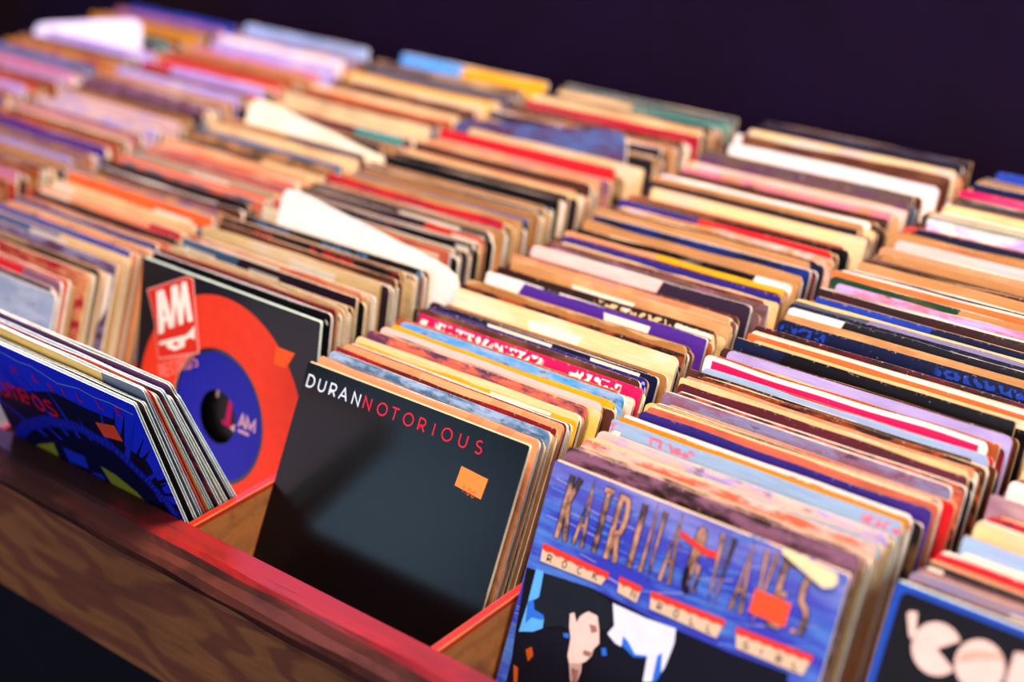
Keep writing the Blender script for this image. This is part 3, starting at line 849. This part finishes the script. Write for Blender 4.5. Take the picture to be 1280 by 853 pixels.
def hero(key, base, label, row, rough=.38, coat=0.0, spec=.5, hgt=W, holes=None, paper='e8d4b0', disc=True, radius=.0015):
    x, y, z, t, yaw, roll = POSE[key]
    x = {'duran': .1975, 'am': .0080}.get(key, x)
    rot = Matrix.Rotation(yaw, 4, 'Z') @ Matrix.Rotation(-t, 4, 'X') @ Matrix.Rotation(-roll, 4, 'Y')
    e = empty('record_single', (x, y, z), rot.to_euler())
    tag(e, label, 'record', GROUPS[row])
    bm = bmesh.new()
    lp = [rrect(W, hgt, radius)]+([holes] if holes else [])
    slab_poly(bm, lp, 0, .00045, 0, 1); slab_poly(bm, [rrect(W, hgt+.0006, radius)]+([holes] if holes else []), .0016, .00205, 1, 1)
    box(bm, 0, .0003, .0004, .0017, .002, hgt-.003, 1)
    o = link('sleeve', bm, [base if not isinstance(base, str) else ink(base, rough, coat, spec), ink(paper, .6)], e)
    if disc:
        d = bpy.data.objects.new('vinyl_disc', DISC); C.objects.link(d); d.parent = e; d.location = (W/2+.003, 0, .0885)
        i = bpy.data.objects.new('inner_sleeve', INNERS[1]); C.objects.link(i); i.parent = e
        if holes: C.objects.unlink(i); bpy.data.objects.remove(i)
    return e

# --- glossy black cover with spaced lettering
e = hero('duran', '030407', 'glossy black record sleeve with spaced white and red lettering across its top, fifth row', 1, .2, 0, spec=.26)
a = ART['duran']
lets = 'DURANNOTORIOUS'
y0 = .1683; hh = .0072
xs = [3.9, 14.6, 25.6, 34.0, 45.5, 55.2, 67.5, 80.0, 89.5, 103.5, 114.7, 124.2, 139.5, 153.2, 165.0]
DX = [4.0, 14.2, 24.4, 33.2, 44.8, 54.6, 66.4, 77.8, 88.4, 100.8, 112.6, 119.8, 133.5, 146.2]
for nm, sl, c, lab in (('lettering', range(0, 5), 'dfe6f4', 'thin white letters'), ('lettering', range(5, 14), 'e02038', 'thin red letters')):
    P = []
    for i in sl:
        ch = lets[i]; w = {'O':.0076,'I':.0014,'N':.0056,'A':.0066,'D':.006,'U':.0056,'R':.0052,'T':.0058,'S':.0050}[ch]
        P += glyph(ch, DX[i]/1000, y0, w, hh, .00085)
    decal(nm, P, 1, ink(c, .5), e, lab)
decal('price_sticker', [mm(a['sticker'])], 1, ink('f8843c', .55), e, 'orange price sticker')
decal('price_print', text('1.00', .1455, .1445, .0038, .0005, .0012, 0, -.12), 2, ink('c0562a', .6), e)

# --- blue cover with tall lettering and a photograph
kb = N('painted_blue'); tc = kb.n('ShaderNodeTexCoord'); mp = kb.n('ShaderNodeMapping'); kb.l(tc.outputs['Object'], mp.inputs['Vector'])
mp.inputs['Rotation'].default_value = (0, .25, 0); mp.inputs['Scale'].default_value = (14, 10, 75)
f_ = kb.ramp(kb.noise(mp.outputs[0], 1.0, 5, .6), .46, .68)
sp = kb.n('ShaderNodeSeparateXYZ'); kb.l(tc.outputs['Object'], sp.inputs[0])
cb_ = kb.mix(kb.ramp(sp.outputs[2], .158, .184), kb.mix(f_, lin('2428a4'), lin('4f86d0')), kb.mix(f_, lin('5a5ab0'), lin('9a90c8')))
kb.l(cb_, kb.b.inputs['Base Color']); kb.b.inputs['Roughness'].default_value = .4
e = hero('kat', kb.m, 'blue record sleeve with tall wood-grain lettering and a dark group photograph, sixth row', 2, .4, 0.0, .1845)
a = ART['kat']; HK = .1845
sk = []
r2 = random.Random(3)
for _ in range(90):
    x, y = r2.uniform(.0, .17), r2.uniform(.125, .183); l = r2.uniform(.008, .026); an = r2.uniform(.05, .35); wd = r2.uniform(.0003, .0011)
    sk += [ribbon([(x, y), (x+l*math.cos(an), y+l*math.sin(an)*(1 if x > .05 else -.4))], wd)[0]]
for _ in range(16):
    y = r2.uniform(.02, .125); sk += [ribbon([(.0006, y), (.0105, y+.002)], r2.uniform(.0004, .0011))[0]]
decal('brush_strokes', sk[:60]+sk[90:], 1, ink('4a78c8'), e, 'pale blue brush strokes', W, HK)
decal('brush_strokes', sk[60:90], 1, ink('8a86c4'), e, 'lilac brush strokes', W, HK)
decal('picture', [mm(a['photo'])], 2, ink('120e12', .45), e, 'dark photograph of a group', W, HK)
decal('picture_sky', [mm(a['skyL'])], 3, ink('5aa8e6', .45), e, 'blue sky in the photograph', W, HK)
decal('picture_sky', [mm(a['skyR'])], 3, ink('d8dcf0', .45), e, 'white sky in the photograph', W, HK)
decal('picture_figure', [mm(a['jacket']), mm(a['fig2']), mm(a['fig3'])], 4, ink('10101c', .45), e, None, W, HK)
for q in a['orange']: decal('picture_glow', [mm(q)], 5, ink('b04a18', .45), e, 'orange glow', W, HK)
for q in a['blue']: decal('picture_glow', [mm(q)], 5, ink('2a6ad0', .45), e, 'blue backlit patch', W, HK)
decal('picture_face', [mm(a['face']), mm(a['neck'])], 5, ink('e8c4b8', .45), e, 'pale face in three-quarter profile', W, HK)
decal('picture_face_shade', [mm(a['eye']), mm(a['mouth'])], 6, ink('9a6a5c', .45), e, None, W, HK)
decal('picture_hair', [mm(a['hair'])], 6, ink('181c24', .45), e, 'dark swept hair', W, HK)
tl, to = [], []
for q in a['tall']:
    ch = q[0]; bl, br, tL, tR = [(p[0]/1000, p[1]/1000) for p in q[1:]]
    h = (tL[1]+tR[1]-bl[1]-br[1])/2-.0025; w = max(.0022, (abs(br[0]-bl[0])+abs(tR[0]-tL[0]))/2-.0018)
    if ch == 'I': w = .003
    if ch in 'AVTES': w = max(w, .0058)
    ox = min(bl[0], tL[0])+.001
    sw = .0021 if ch in 'NWAV' else .0028
    tl += glyph(ch, ox, bl[1]+.0012, w, h, sw); to += glyph(ch, ox, bl[1]+.0012, w, h, sw+.0012)
k = N('wood_grain_ink'); tc = k.n('ShaderNodeTexCoord')
f_ = k.ramp(k.noise(tc.outputs['Object'], 70, 4, .6), .42, .6)
k.l(k.mix(f_, lin('c08a6a'), lin('3a2420')), k.b.inputs['Base Color']); k.b.inputs['Roughness'].default_value = .45
decal('letter_outline', to, 3, ink('16122c'), e, 'dark letter outlines', W, HK)
decal('lettering', tl, 4, k.m, e, 'tall brown wood-grain letters', W, HK)
rb, rr_, rt = [], [], []
for q in a['rib']:
    s = q[0]; bl, br, tR, tL = [(p[0]/1000, p[1]/1000) for p in q[1:]]
    bl = (bl[0], bl[1]-.001); br = (br[0], br[1]-.001)
    rb.append([bl, br, tR, tL])
    n = max(3, int((tR[0]-tL[0])*300)); top, bot = [], []
    for i in range(n+1):
        x = tL[0]+(tR[0]-tL[0])*i/n; yy = tL[1]+(tR[1]-tL[1])*i/n
        top.append((x, yy+.0008)); bot.append((x, yy-.0022-.0009*(i % 2)))
    rr_.append(top+bot[::-1])
    m = len(s)
    for i, ch in enumerate(s):
        fx = (i+.5)/m
        rt += glyph(ch, bl[0]+(br[0]-bl[0])*fx-.0012, bl[1]+(br[1]-bl[1])*fx+.0013, .0028, .0036, .0006)
rr_.append(mm([[88,170],[104,165.5],[112,166],[111.5,169.5],[103,169],[88,173]]))
for q in rb: decal('ribbon', [q], 5, ink('d8b898'), e, 'beige word strip', W, HK)
for q in rr_: decal('ribbon_edge', [q], 6, ink('d8382c'), e, 'torn red edge', W, HK)
decal('small_lettering', rt, 6, ink('2a1c1c'), e, 'small dark letters', W, HK)
st = ART['kat']['sticker']; decal('price_sticker', [mm(st)], 7, ink('f8502c', .6), e, 'red-orange price sticker', W, HK)
bm = bmesh.new(); fp = mm(a['fold']); fp = [(min(x, .1815), min(z, .1842)) for x, z in fp]
slab_poly(bm, [fp], -.0012, -.0009, 0, 0)
link('folded_corner', bm, ink('f2d8a4', .6), e)['label'] = 'cream dog-eared paper corner'

# --- blue eye cover leaning forward on the front board, with the stack behind it
e = hero('nev', '1230e8', 'blue record sleeve with a drawn eye and red lettering leaning on the front board', 0, .3, .15, .183, paper='dfe8e4')
a = ART['nev']
decal('drawing', [mm(a['dark'])], 1, ink('0a0c34', .3, .15), e, 'dark navy area')
ray = []; cx, cz = .105, .085
for i in range(46):
    an = R(-25+i*4.1+r2.uniform(-1, 1)); r0 = r2.uniform(.040, .055); r1 = r2.uniform(.062, .105); wd = r2.uniform(.0012, .0032)
    p0 = (cx+1.3*r0*math.cos(an), cz+r0*math.sin(an)); p1 = (cx+1.3*r1*math.cos(an+.06), cz+r1*math.sin(an+.06))
    nx, ny = -math.sin(an)*wd, math.cos(an)*wd
    ray.append([(p0[0]+nx, p0[1]+ny), (p0[0]-nx, p0[1]-ny), p1])
decal('drawn_rays', ray[::2]+ray[1::4], 2, ink('080a24', .3, .15), e, 'dark rays')
decal('drawn_rays', ray[3::4], 3, ink('1430d0', .3, .15), e, 'bright blue rays')
ac = mm(a['arc']); band = ribbon(ac, .009)[0]; decal('drawn_lid', [band], 4, ink('0c20a0', .3, .15), e, 'blue eyelid arc')
tick = []
for i in range(len(ac)-1):
    for j in range(7):
        f = j/7; x = ac[i][0]+(ac[i+1][0]-ac[i][0])*f; z = ac[i][1]+(ac[i+1][1]-ac[i][1])*f
        dx, dz = ac[i+1][0]-ac[i][0], ac[i+1][1]-ac[i][1]; l = math.hypot(dx, dz); nx, nz = -dz/l*.0024, dx/l*.0024
        if i > 2: tick.append(ribbon([(x-nx, z-nz), (x+nx, z+nz)], .0007)[0])
decal('drawn_lashes', tick, 5, ink('2444d8', .3, .15), e)
decal('drawn_iris', [mm(q) for q in a['shards']], 4, ink('1a34c0', .3, .15), e, 'blue iris facets')
for q in ('yellowL', 'yellowR'): decal('drawn_eye_white', [mm(a[q])], 5, ink('8a8a28', .4), e, 'olive yellow eye white')
P = []
for ch, (x, z) in zip('HAVILLE', a['letters']): P += glyph(ch, x/1000-.002, z/1000-.003, .0042 if ch != 'I' else .0032, .0062, .001)
for ch, (x, z) in zip('omeos', a['omeos']): P += glyph(ch, x/1000-.004, z/1000-.006, .0135 if ch == 'm' else .0105, .0125, .0022)
decal('lettering', P, 6, ink('d81838', .35), e, 'red handwritten and spaced letters')
decal('price_sticker', [mm(a['sticker'])], 7, ink('f8502c', .6), e, 'red-orange price sticker')
crease = ribbon([(.02, .1785), (.06, .1745), (.075, .176), (.1, .171), (.125, .1755), (.14, .174), (.155, .1755), (.178, .1745)], .0006)
decal('crease', crease and [crease[0]], 8, ink('9aa8d8', .6), e, 'pale crease')
nst = [('dark brown','dark brown','P',.1805,'maroon-brown edged'),('ffd878','6a7a88','X',.1870,'yellow grey-patched'),('e88468','b8502c','W',.1850,'ragged salmon'),
       ('maroon','rust','N',.1835,'mottled maroon'),('charcoal','black','P',.1820,'charcoal'),('d8602c','5a2448','N',.1850,'mottled rust-orange'),('sky blue','cream','P',.1790,'bright cyan'),
       ('cream','peach','P',.1810,'cream'),('5c2c56','6a3a90','P',.1895,'taller dark plum'),('pale blue','white','P',.1790,'pale blue')]
x0, yb0, z0, t0 = POSE['nev'][:4]
for j, (ca, cb, st_, hh_, nm) in enumerate(nst):
    f = (j+1)/len(nst); t = t0+(R(-19.0)-t0)*f
    yb = yb0+.0028+(.0475-.0028)*f
    hj = .183; lift = [0, .0075, .0060, .0030, .0025, .0050, 0, 0, .0070, 0][j]; lift = max(0, lift)
    rr = make_record(rnd, x0+rnd.uniform(-.003, .003), yb, t, 0.0, st_, ca, cb, .78, hj, True,
        f'{nm} record sleeve in the forward-slumped stack, front of fourth row', 0,
        torn=.0035 if st_ == 'W' else 0, wav=.0008, bow=.0002, rad=.0025, lift=lift)
    for ch in rr.children:
        if ch.name.startswith('sleeve'):
            cp = ch.data.attributes['cp']; col = lin(['dfe8e4','e8f0ee','cc2020','e8e090','e0f0ee','cfe6ea','3aa0d0','dce8e4','e6e8d8','dff0f0'][j])
            cp.data.foreach_set('color', list(col)*len(ch.data.vertices))

# --- die-cut sleeve showing the disc label
cxx, czz = .0905, .0925
e = hero('am', '15131a', 'black and orange-red sleeve, blue disc label showing through its hole, fourth row', 0, .35, .1, .184,
         holes=circle(cxx, czz, .0475, 56), paper='dcead6', disc=False)
decal('printed_circle', [[circle(cxx+.001, czz-.003, .0868, 72), circle(cxx, czz, .0476, 56)[::-1]]], 1, ink('e63a20', .4), e, 'orange-red circle around the hole')
bm = bmesh.new(); slab_poly(bm, [circle(cxx, czz, .087, 72), circle(cxx, czz, .0188, 30)], .0007, .0013, 0, 0)
d = link('vinyl_disc', bm, VINYL, e)
bm = bmesh.new(); slab_poly(bm, [circle(cxx, czz, .0445, 56), circle(cxx, czz, .0190, 30)], .00055, .00068, 0, 0)
lb = link('disc_label', bm, ink('1a1f9a', .4), d); lb['label'] = 'blue paper label'
bm = bmesh.new()
for q in text('AM', .1125, .0925, .0085, .0019, .0012): slab_poly(bm, q, .00045, .00054, 0, 0)
slab_poly(bm, [[(.1125, .0885), (.1235, .0885), (.1235, .0905), (.1125, .0905)]], .00045, .00054, 0, 0)
slab_poly(bm, [[(.104, .0885), (.1085, .087), (.109, .093)]], .00045, .00054, 0, 0)
link('label_print', bm, ink('c8a0a8', .5), d)
a = ART['am']
decal('card_border', [mm(a['card'])], 2, ink('f0a090', .4), e, 'pale outlined logo card')
cc = mm(a['card']); mx = sum(p[0] for p in cc)/len(cc); mz = sum(p[1] for p in cc)/len(cc)
decal('card', [[(mx+(x-mx)*.95, mz+(z-mz)*.965) for x, z in cc]], 3, ink('d82c1c', .4), e, 'red logo card')
decal('logo', [[mm(a['A']), mm(a['Ahole'])], mm(a['M']), [mm(a['horn']), mm(a['hornhole'])]], 4, ink('f4ecd8', .4), e, 'cream initials over a trumpet')
rx0, rx1 = a['records']
P = []
ang = math.atan2(rx1[1]-rx0[1], rx1[0]-rx0[0])
lw = math.hypot(rx1[0]-rx0[0], rx1[1]-rx0[1])/1000/7
for i, ch in enumerate('RECORDS'):
    P += glyph(ch, rx0[0]/1000+i*lw*math.cos(ang), rx0[1]/1000-.004+i*lw*math.sin(ang), lw*.62, .0085, .0009, 0, ang)
decal('lettering', P, 4, ink('f0988a', .4), e, 'thin pale letters')
decal('price_sticker', [mm(a['sticker'])], 4, ink('f85a24', .6), e, 'orange price sticker')

bm = bmesh.new()
for q in [[(x-.0085, z+.003) for x, z in qq] for qq in ([(.0985, .0815), (.1035, .0800), (.1050, .1040), (.1015, .1050)], [(.0955, .0800), (.1075, .0785), (.1072, .0812), (.0955, .0826)])]: slab_poly(bm, [q], -.0001, .0, 0, 0)
link('lettering', bm, ink('d81868', .5), seen_through)['label'] = 'magenta printed bar'
bm = bmesh.new(); slab_poly(bm, [[(.0785, .100), (.0810, .0995), (.0835, .112), (.0800, .113)]], -.0001, .0, 0, 0)
link('lettering', bm, ink('c8a8b0', .5), seen_through)['label'] = 'pale printed stroke'

# --- blue-bordered cover with big round letters, lower right
e = hero('yac', '1444a8', 'black record sleeve with blue border and big round pink letters, front of seventh row', 3, .4, 0, .184, paper='dcead6')
a = ART['yac']
decal('printed_field', [rrect(.178, .1785, .004, .0035, .001)], 1, ink('141014', .4), e, 'black field', W, .184)
c1 = a['c1']; r1 = math.dist(a['c1'], a['c1e'])/1000*1.06; c2 = a['c2']; rr2 = math.dist(a['c2'], a['c2e'])/1000
pac = [(c1[0]/1000, c1[1]/1000)]+circle(c1[0]/1000, c1[1]/1000, r1, 40, R(38), R(330))
decal('lettering', [mm(a['slash']), pac, circle(c2[0]/1000, c2[1]/1000, rr2, 40), mm(a['block'])], 2, ink('e6c0b4', .45), e, 'round pale pink letters', W, .184)
cs = circle(c2[0]/1000, c2[1]/1000, rr2*.98, 40, R(25), R(190))
decal('letter_band', [mm([[38.5,158.5],[40,162.5],[44.7,165.5],[52,168],[57.5,168.2],[58.5,166.5],[47.8,162.3],[41,158]])], 3, ink('e0a08c', .45), e, 'salmon band', W, .184)

# --- grey record at left edge, front of the third row
x, y, z, t, yaw, roll = POSE['grey']
make_record(rnd, x, y, t, yaw, 'N', '8f9ab0', 'a8b0c0', 0, .183, True, 'pale grey-blue record sleeve at the very front of the third row from left', -1, wav=.0002, bow=.0001)

# ------------------------------------------------------------------ the bin
binr = empty('record_bin', (0, 0, 0))
tag(binr, 'long divided wooden record bin with red-painted top edges holding all the records', 'record bin')
X0, X1 = -3*PITCH-.035, 4*PITCH+.02
prof = [(-.100,.1030),(-.1155,.1032),(-.1185,.1015),(-.1215,.0975),(-.1268,.0945),(-.1290,.0905),(-.1285,.0860),(-.1255,.0820),(-.1243,.0760),(-.1240,-.0120),(-.100,-.0120)]
pm = [1, 1, 3, 3, 3, 3, 3, 0, 0, 0, 2]
bm = bmesh.new(); extrude_profile(bm, prof, X0, X1, 120, .0008, pm)
link('front_board', bm, [plywood('front_plywood'), worn_shaded_red(wood('worn_shaded_red_paint', '6c0b0e', '82130e', '4a0a20', .6, 0, 2.0, .4)), WOOD_IN, wood('stained_nosing', '3a1810', '52241a', '260e0b', .75, 0)], binr)
for k in range(-2, 4):
    bm = bmesh.new(); xc = k*PITCH-.0106
    box(bm, xc-.003, xc+.003, -.1003, .506, .0115, .0985, 0)
    box(bm, xc-.003, xc+.003, -.1003, .506, .0985, .1022, 1, .0008)
    o = link('divider', bm, [WOOD_IN, RED], binr)
bm = bmesh.new(); box(bm, X0, X1, -.101, .52, -.0002, .0115, 0); link('bottom_board', bm, [WOOD_IN], binr)
for xx in (X0, X1-.012):
    bm = bmesh.new(); box(bm, xx, xx+.012, -.1, .52, .0115, .103, 0, .0005); link('end_board', bm, [WOOD], binr)
bm = bmesh.new(); box(bm, X0, X1, .507, .52, .0115, .15, 0, .0005); link('back_board', bm, [WOOD], binr)
# cabinet under the bin
cab = empty('bin_stand', (0, 0, -.8)); tag(cab, 'dark recessed cabinet stand underneath the wooden record bin', 'stand')
DARK = simple('dark_laminate', '14141c', .5, .4, 0, .2, 8)
bm = bmesh.new(); box(bm, X0+.02, X1-.02, .02, .5, .06, .7995, 0, .002); link('cabinet_body', bm, DARK, cab)
bm = bmesh.new(); box(bm, X0+.04, X1-.04, .05, .48, 0, .0605, 0); link('plinth', bm, DARK, cab)

# ------------------------------------------------------------------ setting
def wall_mat():
    k = N('dark_panelling'); tc = k.n('ShaderNodeTexCoord')
    v = tc.outputs['Object']
    big = k.ramp(k.noise(v, 2.4, 1), .42, .58)
    col = k.mix(big, lin('1c0d08'), lin('180a26'))  # violet light on the brown wall painted in as purple patches
    fine = k.ramp(k.noise(v, 14, 5, .6), .4, .75)
    col = k.mix(k.math('MULTIPLY', fine, .35), col, lin('080509'))
    k.l(col, k.b.inputs['Base Color']); k.b.inputs['Roughness'].default_value = .8; k.b.inputs['Specular IOR Level'].default_value = .08
    return k.m
bm = bmesh.new(); box(bm, -3.0, 3.0, .532, .56, -.8, 1.6, 0); link('wall_back', bm, wall_mat())['kind'] = 'structure'
bm = bmesh.new(); box(bm, -3.0, 3.0, -3.0, .56, -.83, -.8, 0); link('floor', bm, simple('dark_floor', '121218', .5, .5, 0, .3, 4))['kind'] = 'structure'

# ------------------------------------------------------------------ light
w = bpy.data.worlds.new('room'); bpy.context.scene.world = w; w.use_nodes = True
bg = w.node_tree.nodes['Background']; bg.inputs[0].default_value = (.46, .50, 1.0, 1); bg.inputs[1].default_value = .12
def area(name, loc, target, size, power, col, sy=None):
    l = bpy.data.lights.new(name, 'AREA'); l.energy = power; l.color = col; l.size = size
    if sy: l.shape = 'RECTANGLE'; l.size_y = sy
    o = bpy.data.objects.new(name, l); C.objects.link(o); o.location = loc
    o.rotation_euler = (Vector(target)-Vector(loc)).to_track_quat('-Z', 'Y').to_euler()
    return o
area('ceiling_light', (.45, .25, 1.75), (.2, .15, 0), .6, 61, (1, .78, .58))
area('window_light', (2.3, -.3, 1.2), (.2, 0, .1), .9, 34, (.78, .92, 1.0))
area('front_fill', (.1, -2.7, 1.0), (.3, 0, .05), 1.1, 17, (.70, .78, 1.0))  # added fill to brighten the cover fronts and the board face
area('sheen_light', (-1.55, -2.2, .80), (.3, 0, .1), .55, 2.2, (.50, .75, 1.0))  # added soft light, placed so its reflection puts sheen on the black cover
area('violet_light', (-.9, .46, 1.25), (-.45, .35, .15), .3, 30, (.50, .32, 1.0))

# ------------------------------------------------------------------ camera
cam = bpy.data.cameras.new('camera'); co = bpy.data.objects.new('camera', cam); C.objects.link(co)
bpy.context.scene.camera = co
pos = Vector((0.91645, -0.57878, 0.62842)); yaw, pitch, roll, f = 0.75128, 0.45926, -0.06651, 2.05076
fwd = Matrix.Rotation(yaw, 3, 'Z') @ Vector((0, math.cos(pitch), -math.sin(pitch)))
right = Matrix.Rotation(yaw, 3, 'Z') @ Vector((1, 0, 0)); up = right.cross(fwd)
Rv = math.cos(roll)*right+math.sin(roll)*up; Uv = -math.sin(roll)*right+math.cos(roll)*up
M = Matrix((Rv, Uv, -fwd)).transposed().to_4x4(); M.translation = pos; co.matrix_world = M
cam.sensor_width = 36; cam.lens = f*1000/1280*36
cam.clip_start = .01
cam.dof.use_dof = True; cam.dof.focus_distance = .955; cam.dof.aperture_fstop = 3.0
s = bpy.context.scene
s.view_settings.view_transform = 'Standard'; s.view_settings.look = 'None'; s.view_settings.gamma = 1
s.view_settings.use_curve_mapping = False; s.view_settings.exposure = 0.55
